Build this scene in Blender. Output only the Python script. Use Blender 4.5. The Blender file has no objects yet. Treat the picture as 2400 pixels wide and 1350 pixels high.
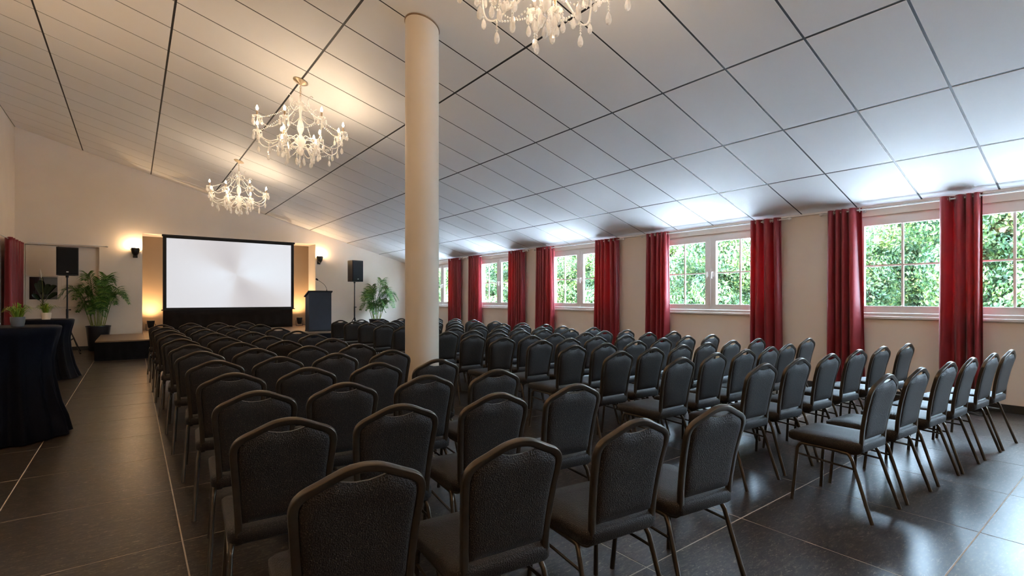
import bpy, bmesh, math, random
from mathutils import Vector, Matrix

R = math.radians
PI = math.pi
scene = bpy.context.scene
col = scene.collection
rnd = random.Random(7)

# ------------------------------------------------------------------ camera
EYE = 1.42
FPX = 1165.0                       # focal length in pixels of the 2400 px wide frame
YAW = math.atan2(888.0, FPX)       # room axis lies this far left of the view axis
cam_d = bpy.data.cameras.new('camera')
cam = bpy.data.objects.new('camera', cam_d)
col.objects.link(cam)
cam.location = (0, 0, EYE)
cam.rotation_euler = (R(90), 0, -YAW)
cam_d.sensor_width = 36
cam_d.lens = FPX / 2400 * 36
cam_d.shift_y = 25 / 2400
cam_d.clip_start = 0.05
scene.camera = cam

# ------------------------------------------------------------------ sky, sun, exposure
world = bpy.data.worlds.new('sky')
scene.world = world
world.use_nodes = True
bg = world.node_tree.nodes['Background']
bg.inputs[0].default_value = (0.56, 0.77, 1.0, 1)
bg.inputs[1].default_value = 36.0

sun_d = bpy.data.lights.new('sun', 'SUN')
sun_d.energy = 80.0
sun_d.angle = R(3)
sun_d.color = (1.0, 0.97, 0.93)
sun = bpy.data.objects.new('sun', sun_d)
col.objects.link(sun)
sun.rotation_euler = Vector((.20, .72, -.70)).to_track_quat('-Z', 'Y').to_euler()      # runs along the window wall on to terrace and trees

vs = scene.view_settings
vs.view_transform = 'Standard'
vs.look = 'None'
vs.exposure = 1.02
vs.gamma = 1.0
vs.use_curve_mapping = False
cy = scene.cycles
cy.use_denoising = True
cy.denoising_prefilter = 'ACCURATE'
cy.caustics_reflective = False
cy.caustics_refractive = False
cy.sample_clamp_indirect = 9.0
cy.max_bounces = 6
cy.diffuse_bounces = 4
cy.glossy_bounces = 2
cy.transmission_bounces = 3
cy.transparent_max_bounces = 8

# ------------------------------------------------------------------ room numbers (metres)
XR = 8.67            # window wall
XL = -2.46           # far-left wall
YB = 18.2            # stage wall
YA = -4.6            # wall behind the camera
ZE = 2.775           # ceiling height at the window wall
KC = 0.2817          # ceiling rise per metre towards the left
def ceil_z(x): return ZE + KC * (XR - x)
ORD = ['first', 'second', 'third', 'fourth', 'fifth', 'sixth', 'seventh', 'eighth', 'ninth', 'tenth', 'eleventh', 'twelfth', 'thirteenth', 'fourteenth', 'fifteenth']
WIN_C = [-1.78, 1.69, 5.20, 8.65, 12.03, 15.45]  # first window, behind the camera, is unseen and added for more daylight
WIN_H = 1.15
WZ0, WZ1 = 1.165, 2.64

# ------------------------------------------------------------------ helpers
def tag(o, label=None, cat=None, group=None, kind=None):
    if label: o['label'] = label
    if cat: o['category'] = cat
    if group: o['group'] = group
    if kind: o['kind'] = kind
    return o

def empty(name, loc=(0, 0, 0), rz=0.0, label=None, cat=None, group=None, kind=None):
    o = bpy.data.objects.new(name, None)
    o.empty_display_size = 0.1
    o.location = loc
    o.rotation_euler = (0, 0, rz)
    col.objects.link(o)
    return tag(o, label, cat, group, kind)

def mobj(name, me, parent=None, loc=(0, 0, 0), rz=0.0):
    o = bpy.data.objects.new(name, me)
    col.objects.link(o)
    o.location = loc
    o.rotation_euler = (0, 0, rz)
    if parent: o.parent = parent
    return o

def copy_tree(o, parent=None):
    c = o.copy()
    col.objects.link(c)
    c.parent = parent
    for ch in o.children:
        copy_tree(ch, c)
    return c

def catmull(pts, n=6):
    P = [Vector(p) for p in pts]
    out = []
    for i in range(len(P) - 1):
        p0 = P[max(i - 1, 0)]; p1 = P[i]; p2 = P[i + 1]; p3 = P[min(i + 2, len(P) - 1)]
        for k in range(n):
            t = k / n
            out.append(0.5 * ((2 * p1) + (p2 - p0) * t + (2 * p0 - 5 * p1 + 4 * p2 - p3) * t * t + (3 * p1 - p0 - 3 * p2 + p3) * t ** 3))
    out.append(P[-1])
    return out

class MB:
    def __init__(s):
        s.v = []; s.f = []
    def add(s, vs_, fs):
        b = len(s.v)
        s.v += [tuple(p) for p in vs_]
        s.f += [tuple(i + b for i in f) for f in fs]
        return s
    def box(s, x0, x1, y0, y1, z0, z1):
        return s.add([(x0, y0, z0), (x1, y0, z0), (x1, y1, z0), (x0, y1, z0), (x0, y0, z1), (x1, y0, z1), (x1, y1, z1), (x0, y1, z1)],
                     [(0, 3, 2, 1), (4, 5, 6, 7), (0, 1, 5, 4), (1, 2, 6, 5), (2, 3, 7, 6), (3, 0, 4, 7)])
    def rings(s, rings, cap0=True, cap1=True):
        n = len(rings[0]); b = len(s.v)
        for r in rings: s.v += [tuple(p) for p in r]
        for i in range(len(rings) - 1):
            for j in range(n):
                k = (j + 1) % n
                s.f.append((b + i * n + j, b + i * n + k, b + (i + 1) * n + k, b + (i + 1) * n + j))
        if cap0: s.f.append(tuple(b + j for j in reversed(range(n))))
        if cap1: s.f.append(tuple(b + (len(rings) - 1) * n + j for j in range(n)))
        return s
    def lathe(s, prof, n=16, c=(0, 0, 0), cap0=True, cap1=True):
        rg = []
        for r, z in prof:
            rg.append([(c[0] + r * math.cos(2 * PI * j / n), c[1] + r * math.sin(2 * PI * j / n), c[2] + z) for j in range(n)])
        return s.rings(rg, cap0, cap1)
    def tube(s, path, r, n=8, sect=None, ref=(0, 1, 0), radii=None, closed=False):
        P = [Vector(p) for p in path]
        m = len(P)
        T = []
        for i in range(m):
            if closed: t = P[(i + 1) % m] - P[i - 1]
            else: t = P[min(i + 1, m - 1)] - P[max(i - 1, 0)]
            T.append(t.normalized() if t.length > 1e-9 else Vector((0, 0, 1)))
        nn = Vector(ref)
        if abs(nn.dot(T[0])) > 0.95: nn = Vector((1, 0, 0)) if abs(T[0].x) < 0.9 else Vector((0, 0, 1))
        rg = []
        for i in range(m):
            nn = (nn - T[i] * nn.dot(T[i])).normalized()
            bb = T[i].cross(nn)
            rr = radii[i] if radii else r
            ring = []
            if sect:
                for a, b_ in sect: ring.append(P[i] + bb * a + nn * b_)
            else:
                for j in range(n):
                    a = 2 * PI * j / n
                    ring.append(P[i] + (bb * math.cos(a) + nn * math.sin(a)) * rr)
            rg.append(ring)
        if closed:
            rg.append(rg[0]); return s.rings(rg, False, False)
        return s.rings(rg)
    def sheet(s, grid):
        h = len(grid); w = len(grid[0]); b = len(s.v)
        for row in grid: s.v += [tuple(p) for p in row]
        for i in range(h - 1):
            for j in range(w - 1):
                s.f.append((b + i * w + j, b + i * w + j + 1, b + (i + 1) * w + j + 1, b + (i + 1) * w + j))
        return s
    def mesh(s, name, mat, smooth=35, fix=False, bevel=0):
        me = bpy.data.meshes.new(name)
        me.from_pydata(s.v, [], s.f)
        if fix or bevel:
            bm = bmesh.new(); bm.from_mesh(me)
            bmesh.ops.remove_doubles(bm, verts=bm.verts, dist=1e-5)
            if bevel:
                bmesh.ops.bevel(bm, geom=[e for e in bm.edges], offset=bevel, segments=2, affect='EDGES', profile=0.6)
            bmesh.ops.recalc_face_normals(bm, faces=bm.faces)
            bm.to_mesh(me); bm.free()
        if smooth:
            me.polygons.foreach_set('use_smooth', [True] * len(me.polygons))
            if smooth < 180: me.set_sharp_from_angle(angle=R(smooth))
        me.materials.append(mat)
        me.update()
        return me
    def build(s, name, mat, parent=None, loc=(0, 0, 0), rz=0.0, smooth=35, fix=False, bevel=0):
        return mobj(name, s.mesh(name, mat, smooth, fix, bevel), parent, loc, rz)

def rrect(w, d, r, n=4):
    """rounded rectangle outline, half sizes w d"""
    out = []
    for cx, cy_, a0 in ((w - r, d - r, 0), (-w + r, d - r, 90), (-w + r, -d + r, 180), (w - r, -d + r, 270)):
        for k in range(n + 1):
            a = R(a0 + 90 * k / n)
            out.append((cx + r * math.cos(a), cy_ + r * math.sin(a)))
    return out

# ------------------------------------------------------------------ materials
def mat_new(name):
    m = bpy.data.materials.new(name)
    m.use_nodes = True
    nt = m.node_tree
    return m, nt, nt.nodes['Principled BSDF'], nt.nodes['Material Output']

def N(nt, typ, **kw):
    n = nt.nodes.new(typ)
    for k, v in kw.items():
        setattr(n, k, v)
    return n

def ramp(nt, fac, stops):
    r = N(nt, 'ShaderNodeValToRGB')
    e = r.color_ramp.elements
    while len(e) < len(stops): e.new(0.5)
    for i, (p, c) in enumerate(stops):
        e[i].position = p
        e[i].color = (c[0], c[1], c[2], 1)
    nt.links.new(fac, r.inputs[0])
    return r.outputs[0]

def noise(nt, vec, scale, detail=4, rough=0.55, dist=0.0):
    n = N(nt, 'ShaderNodeTexNoise')
    n.inputs['Scale'].default_value = scale
    n.inputs['Detail'].default_value = detail
    n.inputs['Roughness'].default_value = rough
    n.inputs['Distortion'].default_value = dist
    if vec is not None: nt.links.new(vec, n.inputs['Vector'])
    return n.outputs['Fac']

def mapping(nt, out, scale):
    mp = N(nt, 'ShaderNodeMapping')
    mp.inputs['Scale'].default_value = scale
    nt.links.new(out, mp.inputs['Vector'])
    return mp.outputs[0]

def bump(nt, b, height, strength, dist=0.01):
    bp = N(nt, 'ShaderNodeBump')
    bp.inputs['Strength'].default_value = strength
    bp.inputs['Distance'].default_value = dist
    nt.links.new(height, bp.inputs['Height'])
    nt.links.new(bp.outputs[0], b.inputs['Normal'])

def simple(name, c, rough=0.5, metal=0.0, var=0.06, scale=6.0, bmp=0.0, spec=0.5, coat=0.0):
    m, nt, b, out = mat_new(name)
    tc = N(nt, 'ShaderNodeTexCoord').outputs['Object']
    f = noise(nt, tc, scale, 5)
    lo = tuple(x * (1 - var) for x in c); hi = tuple(min(1, x * (1 + var)) for x in c)
    nt.links.new(ramp(nt, f, [(0.3, lo), (0.7, hi)]), b.inputs['Base Color'])
    b.inputs['Roughness'].default_value = rough
    b.inputs['Metallic'].default_value = metal
    b.inputs['Specular IOR Level'].default_value = spec
    b.inputs['Coat Weight'].default_value = coat
    if bmp: bump(nt, b, noise(nt, tc, scale * 12, 3), bmp, 0.004)
    return m

M = {}
M['wall'] = simple('wall_paint', (0.81, 0.725, 0.63), 0.75, var=0.03, scale=1.2, bmp=0.12, spec=0.25)
M['recess'] = simple('recess_paint', (0.30, 0.215, 0.14), 0.75, var=0.04, scale=1.2, bmp=0.12, spec=0.2)
M['panel'] = simple('ceiling_panel_white', (0.87, 0.865, 0.86), 0.55, var=0.012, scale=1.5, spec=0.35)
M['void'] = simple('ceiling_void_black', (0.012, 0.012, 0.014), 0.6)
M['colpaint'] = simple('pillar_paint', (0.56, 0.485, 0.395), 0.55, var=0.03, scale=2, spec=0.4)
M['white'] = simple('white_lacquer', (0.80, 0.78, 0.76), 0.35, var=0.02)
M['whitemetal'] = simple('white_metal', (0.74, 0.72, 0.69), 0.3, 0.2, var=0.03)
M['base'] = simple('baseboard_black', (0.02, 0.021, 0.024), 0.4)
M['grout'] = simple('grout', (0.50, 0.42, 0.33), 0.85, var=0.2, scale=9)
M['black'] = simple('black_plastic', (0.007, 0.007, 0.008), 0.5, var=0.15, spec=0.25)
M['blackmetal'] = simple('black_metal', (0.018, 0.017, 0.017), 0.35, 0.6)
M['grille'] = simple('speaker_grille', (0.008, 0.008, 0.009), 0.7, 0.0, var=0.4, scale=160, bmp=0.5, spec=0.2)
M['brass'] = simple('aged_champagne_metal', (0.55, 0.43, 0.30), 0.3, 0.9)
M['deck'] = simple('stage_deck_brown', (0.17, 0.105, 0.06), 0.42, var=0.2, scale=5)
M['skirt'] = simple('stage_skirt_black', (0.006, 0.0065, 0.009), 0.85, var=0.2, spec=0.1)
M['navy'] = simple('lectern_navy', (0.020, 0.023, 0.034), 0.55, var=0.08, spec=0.3)
M['darkfab'] = simple('screen_skirt_black', (0.016, 0.012, 0.010), 0.9, var=0.15, spec=0.1)
M['potblack'] = simple('pot_black', (0.014, 0.014, 0.017), 0.28, var=0.1)
M['potgrey'] = simple('pot_grey_ceramic', (0.105, 0.11, 0.12), 0.3, var=0.12)
M['potcream'] = simple('pot_cream_ceramic', (0.72, 0.60, 0.46), 0.35, var=0.05)
M['soil'] = simple('soil', (0.03, 0.02, 0.013), 0.95, var=0.4, scale=30)
M['stem'] = simple('palm_stem', (0.24, 0.26, 0.06), 0.5, var=0.3, scale=14)
M['terrace'] = simple('terrace_paving', (0.68, 0.72, 0.78), 0.8, var=0.08, scale=1)
M['roofing'] = simple('roofing', (0.10, 0.09, 0.085), 0.9)
M['trunk'] = simple('bark', (0.13, 0.075, 0.05), 0.9, var=0.4, scale=16, bmp=0.8)
M['mirror'] = simple('dark_window_glass', (0.016, 0.014, 0.012), 0.06, 0.0, spec=0.9, coat=0.6)

# chair fabric: dark charcoal with a pebbled weave
m, nt, b, out = mat_new('chair_fabric')
tc = N(nt, 'ShaderNodeTexCoord').outputs['Object']
vo = N(nt, 'ShaderNodeTexVoronoi'); vo.inputs['Scale'].default_value = 210
nt.links.new(tc, vo.inputs['Vector'])
f1 = noise(nt, tc, 240, 2)
nt.links.new(ramp(nt, f1, [(0.40, (0.010, 0.0078, 0.0068)), (0.60, (0.020, 0.0155, 0.0135)), (0.74, (0.085, 0.062, 0.044))]), b.inputs['Base Color'])
b.inputs['Roughness'].default_value = 0.55
b.inputs['Specular IOR Level'].default_value = 0.30
b.inputs['Sheen Weight'].default_value = 0.05
b.inputs['Sheen Roughness'].default_value = 0.4
bump(nt, b, vo.outputs['Distance'], 0.55, 0.003)
M['fabric'] = m

# chair frame: bronzed black tube
m, nt, b, out = mat_new('bronzed_black_tube')
tc = N(nt, 'ShaderNodeTexCoord').outputs['Object']
nt.links.new(ramp(nt, noise(nt, tc, 9, 4), [(0.3, (0.052, 0.040, 0.030)), (0.7, (0.080, 0.062, 0.044))]), b.inputs['Base Color'])
b.inputs['Metallic'].default_value = 0.7
b.inputs['Roughness'].default_value = 0.31
M['frame'] = m

# floor stone
m, nt, b, out = mat_new('dark_stone_tile')
geo = N(nt, 'ShaderNodeNewGeometry')
oi = N(nt, 'ShaderNodeObjectInfo')
ad = N(nt, 'ShaderNodeVectorMath', operation='ADD')
sc_ = N(nt, 'ShaderNodeVectorMath', operation='SCALE'); sc_.inputs['Scale'].default_value = 17.0
cmb = N(nt, 'ShaderNodeCombineXYZ')
nt.links.new(oi.outputs['Random'], cmb.inputs[0]); nt.links.new(oi.outputs['Random'], cmb.inputs[1])
nt.links.new(cmb.outputs[0], sc_.inputs[0])
nt.links.new(geo.outputs['Position'], ad.inputs[0]); nt.links.new(sc_.outputs[0], ad.inputs[1])
P = ad.outputs[0]
streak = noise(nt, mapping(nt, P, (11.0, 34.0, 1)), 1.5, 6, 0.62, 0.5)
speck = noise(nt, mapping(nt, P, (30.0, 80.0, 1)), 1.0, 4, 0.62, 1.4)
c1 = ramp(nt, streak, [(0.34, (0.009, 0.0075, 0.007)), (0.50, (0.026, 0.019, 0.0155)), (0.60, (0.050, 0.038, 0.030)), (0.72, (0.13, 0.10, 0.078))])
c2 = ramp(nt, speck, [(0.55, (0, 0, 0)), (0.62, (0.06, 0.046, 0.034)), (0.70, (0.30, 0.24, 0.18))])
mx = N(nt, 'ShaderNodeMixRGB', blend_type='ADD'); mx.inputs[0].default_value = 0.75
nt.links.new(c1, mx.inputs[1]); nt.links.new(c2, mx.inputs[2])
nt.links.new(mx.outputs[0], b.inputs['Base Color'])
nt.links.new(ramp(nt, noise(nt, P, 3.5, 5, 0.6), [(0.3, (0.282,) * 3), (0.7, (0.325,) * 3)]), b.inputs['Roughness'])
b.inputs['Specular IOR Level'].default_value = 0.42
M['tile'] = m

# curtain: red satin that lets some light through
m, nt, b, out = mat_new('red_curtain_satin')
tc = N(nt, 'ShaderNodeTexCoord').outputs['Object']
cc = ramp(nt, noise(nt, mapping(nt, tc, (60, 60, 2)), 3, 3), [(0.3, (0.20, 0.006, 0.012)), (0.7, (0.28, 0.009, 0.017))])
nt.links.new(cc, b.inputs['Base Color'])
b.inputs['Roughness'].default_value = 0.42
b.inputs['Sheen Weight'].default_value = 0.25
tr = N(nt, 'ShaderNodeBsdfTranslucent'); tr.inputs[0].default_value = (0.50, 0.012, 0.03, 1)
ms = N(nt, 'ShaderNodeMixShader'); ms.inputs[0].default_value = 0.22
nt.links.new(b.outputs[0], ms.inputs[1]); nt.links.new(tr.outputs[0], ms.inputs[2])
nt.links.new(ms.outputs[0], out.inputs[0])
M['curtain'] = m

# table cloth
m, nt, b, out = mat_new('midnight_tablecloth')
tc = N(nt, 'ShaderNodeTexCoord').outputs['Object']
nt.links.new(ramp(nt, noise(nt, tc, 60, 3), [(0.3, (0.0025, 0.003, 0.0055)), (0.7, (0.0045, 0.005, 0.0095))]), b.inputs['Base Color'])
b.inputs['Roughness'].default_value = 0.55
b.inputs['Specular IOR Level'].default_value = 0.05
M['cloth'] = m

# window glass: mostly clear with a faint reflection
m, nt, b, out = mat_new('window_glass')
nt.nodes.remove(b)
t1 = N(nt, 'ShaderNodeBsdfTransparent'); t1.inputs[0].default_value = (0.97, 0.99, 0.98, 1)
g1 = N(nt, 'ShaderNodeBsdfGlossy'); g1.inputs['Roughness'].default_value = 0.02
ms = N(nt, 'ShaderNodeMixShader'); ms.inputs[0].default_value = 0.05
nt.links.new(t1.outputs[0], ms.inputs[1]); nt.links.new(g1.outputs[0], ms.inputs[2])
nt.links.new(ms.outputs[0], out.inputs[0])
M['glass'] = m

# crystal
m, nt, b, out = mat_new('chandelier_crystal')
tc = N(nt, 'ShaderNodeTexCoord').outputs['Object']
nt.links.new(ramp(nt, noise(nt, tc, 40, 2), [(0.3, (0.93, 0.92, 0.90)), (0.7, (1, 1, 1))]), b.inputs['Base Color'])
b.inputs['Roughness'].default_value = 0.08
b.inputs['Transmission Weight'].default_value = 0.25
b.inputs['IOR'].default_value = 1.45
tl = N(nt, 'ShaderNodeBsdfTranslucent'); tl.inputs[0].default_value = (1, 0.97, 0.92, 1)
ms = N(nt, 'ShaderNodeMixShader'); ms.inputs[0].default_value = 0.5
nt.links.new(b.outputs[0], ms.inputs[1]); nt.links.new(tl.outputs[0], ms.inputs[2])
tp = N(nt, 'ShaderNodeBsdfTransparent')
ms2 = N(nt, 'ShaderNodeMixShader'); ms2.inputs[0].default_value = 0.42
nt.links.new(ms.outputs[0], ms2.inputs[1]); nt.links.new(tp.outputs[0], ms2.inputs[2])
nt.links.new(ms2.outputs[0], out.inputs[0])
M['crystal'] = m

def emit(name, c, s):
    m, nt, b, out = mat_new(name)
    nt.nodes.remove(b)
    e = N(nt, 'ShaderNodeEmission')
    e.inputs[0].default_value = (*c, 1); e.inputs[1].default_value = s
    nt.links.new(e.outputs[0], out.inputs[0])
    return m
M['bulb'] = emit('candle_bulb_glow', (1.0, 0.75, 0.50), 118.0)
M['sconcebulb'] = emit('wall_lamp_glow', (1.0, 0.64, 0.34), 95.0)
M['addedbulb'] = emit('added_lamp_glow', (1.0, 0.66, 0.38), 190.0)  # glow of the added side wall fill lamps
M['uplens'] = emit('uplight_lens_glow', (1.0, 0.66, 0.30), 40.0)

# projected picture: soft white with pale blue fans meeting at the middle
m, nt, b, out = mat_new('projected_picture')
nt.nodes.remove(b)
tc = N(nt, 'ShaderNodeTexCoord').outputs['Generated']
sp = N(nt, 'ShaderNodeSeparateXYZ'); nt.links.new(tc, sp.inputs[0])
def mth(op, a, b_=None):
    n = N(nt, 'ShaderNodeMath', operation=op)
    for i, x in enumerate((a, b_)):
        if x is None: continue
        if isinstance(x, (int, float)): n.inputs[i].default_value = x
        else: nt.links.new(x, n.inputs[i])
    return n.outputs[0]
dx = mth('MULTIPLY', mth('SUBTRACT', sp.outputs[0], 0.53), 1.75)
dz = mth('SUBTRACT', sp.outputs[2], 0.5)
an = mth('ARCTAN2', dz, dx)
w1 = mth('COSINE', mth('MULTIPLY', mth('SUBTRACT', an, 0.42), 2.0))
w2 = mth('COSINE', mth('MULTIPLY', mth('ADD', an, 0.25), 4.0))
wv = mth('ADD', mth('MULTIPLY', w1, 0.55), mth('MULTIPLY', w2, 0.2))
rr = mth('POWER', mth('ADD', mth('MULTIPLY', dx, dx), mth('MULTIPLY', dz, dz)), 0.5)
fall = mth('MULTIPLY', mth('MINIMUM', mth('MULTIPLY', rr, 5.0), 1.0), mth('MAXIMUM', mth('SUBTRACT', 1.0, mth('MULTIPLY', rr, 0.8)), 0.0))
side = mth('ADD', 0.75, mth('MULTIPLY', dx, 0.5))
fac = mth('ADD', 0.5, mth('MULTIPLY', mth('MULTIPLY', wv, fall), mth('MULTIPLY', side, 0.62)))
colr = ramp(nt, fac, [(0.22, (0.58, 0.55, 0.57)), (0.45, (0.66, 0.64, 0.655)), (0.62, (0.78, 0.81, 0.87)), (0.85, (0.86, 0.97, 1.06))])
e = N(nt, 'ShaderNodeEmission'); e.inputs[1].default_value = 0.47
nt.links.new(colr, e.inputs[0])
df = N(nt, 'ShaderNodeBsdfDiffuse'); df.inputs[0].default_value = (0.16, 0.16, 0.16, 1)
ad2 = N(nt, 'ShaderNodeAddShader')
nt.links.new(e.outputs[0], ad2.inputs[0]); nt.links.new(df.outputs[0], ad2.inputs[1])
nt.links.new(ad2.outputs[0], out.inputs[0])
M['screen'] = m

def leafmat(name, stops, transl=0.35, rough=0.5, clump=0):
    m, nt, b, out = mat_new(name)
    g = N(nt, 'ShaderNodeNewGeometry')
    cc = ramp(nt, g.outputs['Random Per Island'], stops)
    if clump:
        nz = noise(nt, N(nt, 'ShaderNodeTexCoord').outputs['Object'], clump, 2)
        hv = N(nt, 'ShaderNodeMixRGB', blend_type='MULTIPLY'); hv.inputs[0].default_value = 1.0
        nt.links.new(cc, hv.inputs[1]); nt.links.new(ramp(nt, nz, [(0.32, (0.55, 0.70, 0.75)), (0.5, (0.95, 1.0, 0.9)), (0.68, (1.7, 1.55, 1.1))]), hv.inputs[2])
        cc = hv.outputs[0]
    nt.links.new(cc, b.inputs['Base Color'])
    b.inputs['Roughness'].default_value = rough
    t = N(nt, 'ShaderNodeBsdfTranslucent'); nt.links.new(cc, t.inputs[0])
    ms = N(nt, 'ShaderNodeMixShader'); ms.inputs[0].default_value = transl
    nt.links.new(b.outputs[0], ms.inputs[1]); nt.links.new(t.outputs[0], ms.inputs[2])
    nt.links.new(ms.outputs[0], out.inputs[0])
    return m
M['palm'] = leafmat('palm_leaf', [(0, (0.020, 0.085, 0.012)), (0.6, (0.055, 0.17, 0.02)), (1, (0.16, 0.27, 0.04))], 0.25)
M['grassleaf'] = leafmat('pot_grass_leaf', [(0, (0.10, 0.20, 0.02)), (0.6, (0.24, 0.36, 0.04)), (1, (0.50, 0.50, 0.07))], 0.3)
M['lily'] = leafmat('lily_leaf', [(0, (0.010, 0.022, 0.010)), (1, (0.022, 0.045, 0.016))], 0.1, 0.35)
M['tree1'] = leafmat('garden_leaf', [(0, (0.014, 0.041, 0.017)), (0.35, (0.026, 0.066, 0.023)), (0.75, (0.055, 0.097, 0.027)), (1, (0.097, 0.115, 0.038))], 0.4, 0.5, 1.6)

# ================================================================== SETTING
def struct(o):
    o['kind'] = 'structure'
    return o

# ---- floor: grout bed with separate stone tiles
TX = [XL, -1.67, -0.71, 0.23, 1.19, 2.16, 3.13, 4.09, 5.05, 6.01, 6.97, 7.93, XR]
floor = MB().box(XL, XR, YA, YB + 0.9, -0.12, -0.0012).build('floor', M['grout'], smooth=0)
struct(floor); floor['label'] = 'dark polished stone tile floor of the hall'
tile_meshes = {}
def plate(w, d, t=0.0012, ch=0.0006):
    key = (round(w, 3), round(d, 3))
    if key not in tile_meshes:
        mb = MB()
        mb.rings([[(sx * (w / 2 - i), sy * (d / 2 - i), z) for sx, sy in ((-1, -1), (1, -1), (1, 1), (-1, 1))]
                  for i, z in ((0, -t), (0, -ch), (ch, 0))], False, True)
        tile_meshes[key] = mb.mesh('stone_tile', M['tile'], 0)
    return tile_meshes[key]
G = 0.0075
for i in range(len(TX) - 1):
    x0, x1 = TX[i], TX[i + 1]
    off = 0.55 if i < 4 else 0.68
    ys = [YA]
    k = -6
    while off + 0.98 * k < YB:
        y = off + 0.98 * k
        if y > YA + 0.25 and y < YB - 0.25: ys.append(y)
        k += 1
    ys.append(YB)
    for j in range(len(ys) - 1):
        w, d = x1 - x0 - G, ys[j + 1] - ys[j] - G
        mobj('stone_tile', plate(w, d), floor, ((x0 + x1) / 2, (ys[j] + ys[j + 1]) / 2, 0))

# ---- ceiling: black void with separate white panels
ceil_o = MB().add([(XL - .3, YA - .3, ceil_z(XL - .3) + .0035), (XR + .35, YA - .3, ceil_z(XR + .35) + .0035), (XR + .35, YB + .9, ceil_z(XR + .35) + .0035), (XL - .3, YB + .9, ceil_z(XL - .3) + .0035),
                   (XL - .3, YA - .3, ceil_z(XL - .3) + .30), (XR + .35, YA - .3, ceil_z(XR + .35) + .30), (XR + .35, YB + .9, ceil_z(XR + .35) + .30), (XL - .3, YB + .9, ceil_z(XL - .3) + .30)],
                  [(0, 3, 2, 1), (4, 5, 6, 7), (0, 1, 5, 4), (1, 2, 6, 5), (2, 3, 7, 6), (3, 0, 4, 7)]).build('ceiling', M['void'], smooth=0)
struct(ceil_o); ceil_o['label'] = 'sloping ceiling of white panels with black joints'
CX = [XL, -1.11, 0.42, 1.98, 3.50, 4.94, 6.25, 7.47, XR]
CY = [YA]
k = -8
while 2.02 + 0.772 * k < YB - 0.2:
    y = 2.02 + 0.772 * k
    if y > YA + 0.2: CY.append(y)
    k += 1
CY.append(YB)
GP = 0.026
panel_meshes = {}
for i in range(len(CX) - 1):
    w = CX[i + 1] - CX[i] - GP
    for j in range(len(CY) - 1):
        d = CY[j + 1] - CY[j] - GP * 0.8
        key = (i, round(d, 3))
        if key not in panel_meshes:
            def cor(z): return [(sx * w / 2, sy * d / 2, -KC * sx * w / 2 + z) for sx, sy in ((-1, -1), (1, -1), (1, 1), (-1, 1))]
            c2_ = [(p[0] * (1 - .002 / w), p[1] * (1 - .002 / d), -KC * p[0] * (1 - .002 / w)) for p in cor(0)]
            mb = MB().rings([c2_, cor(0.001), cor(0.003)])
            mb.f = [tuple(reversed(f)) for f in mb.f]
            panel_meshes[key] = mb.mesh('ceiling_panel', M['panel'], 0, fix=True)
        xc = (CX[i] + CX[i + 1]) / 2
        mobj('ceiling_panel', panel_meshes[key], ceil_o, (xc, (CY[j] + CY[j + 1]) / 2, ceil_z(xc)))

# ---- walls
def wall_x(name, x0, x1, ya, yb, holes, ztop, mat):
    """wall that runs along Y, holes = (y0,y1,z0,z1)"""
    mb = MB()
    ys = sorted({ya, yb, *[h[0] for h in holes], *[h[1] for h in holes]})
    for a, b_ in zip(ys[:-1], ys[1:]):
        hs = [h for h in holes if h[0] <= a + 1e-6 and h[1] >= b_ - 1e-6]
        if not hs:
            mb.box(x0, x1, a, b_, -0.12, ztop)
        else:
            mb.box(x0, x1, a, b_, -0.12, hs[0][2]); mb.box(x0, x1, a, b_, hs[0][3], ztop)
    o = mb.build(name, mat, smooth=0)
    return struct(o)
wr = wall_x('wall_right', XR, XR + 0.3, YA - .3, YB + .9, [(c - WIN_H, c + WIN_H, WZ0, WZ1) for c in WIN_C], ZE + .04, M['wall'])
wr['label'] = 'beige wall with five garden windows'
wl = wall_x('wall_left', XL - .3, XL, YA - .3, YB + .9, [], ceil_z(XL) + .04, M['wall'])
wl['label'] = 'plain beige side wall beyond the high tables'

def wall_y(name, y0, y1, holes, mat, label):
    mb = MB()
    xs = sorted({XL, XR, *[h[0] for h in holes], *[h[1] for h in holes]})
    for a, b_ in zip(xs[:-1], xs[1:]):
        hs = sorted([h for h in holes if h[0] <= a + 1e-6 and h[1] >= b_ - 1e-6], key=lambda h: h[2])
        z = -0.12
        for h in hs:
            if h[2] > z: mb.box(a, b_, y0, y1, z, h[2])
            z = h[3]
        za, zb = ceil_z(a) + .04, ceil_z(b_) + .04
        mb.add([(a, y0, z), (b_, y0, z), (b_, y1, z), (a, y1, z), (a, y0, za), (b_, y0, zb), (b_, y1, zb), (a, y1, za)],
               [(0, 3, 2, 1), (4, 5, 6, 7), (0, 1, 5, 4), (1, 2, 6, 5), (2, 3, 7, 6), (3, 0, 4, 7)])
    o = mb.build(name, mat, smooth=0)
    o['label'] = label
    return struct(o)
RX0, RX1, RZ = 0.214, 5.13, 3.345           # stage recess
NX0, NX1, NZ0, NZ1 = -2.28, -0.76, 1.21, 2.87   # window niche left of the stage
wb = wall_y('wall_back', YB, YB + 0.9, [(RX0, RX1, -0.12, RZ), (NX0, NX1, NZ0, NZ1)], M['wall'], 'beige gable wall around the stage recess')
struct(MB().box(RX0 - .05, RX1 + .05, YB + 0.88, YB + 0.98, -.12, RZ + .05).build('wall_recess', M['recess'], smooth=0))['label'] = 'brown back wall of the stage recess'
struct(MB().box(NX0 - .05, NX1 + .05, YB + 0.17, YB + 0.27, NZ0 - .05, NZ1 + .05).build('wall_niche', M['wall'], smooth=0))['label'] = 'beige back of the window niche'
wall_y('wall_front', YA - .3, YA, [], M['wall'], 'beige wall at the rear end of the hall')

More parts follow.
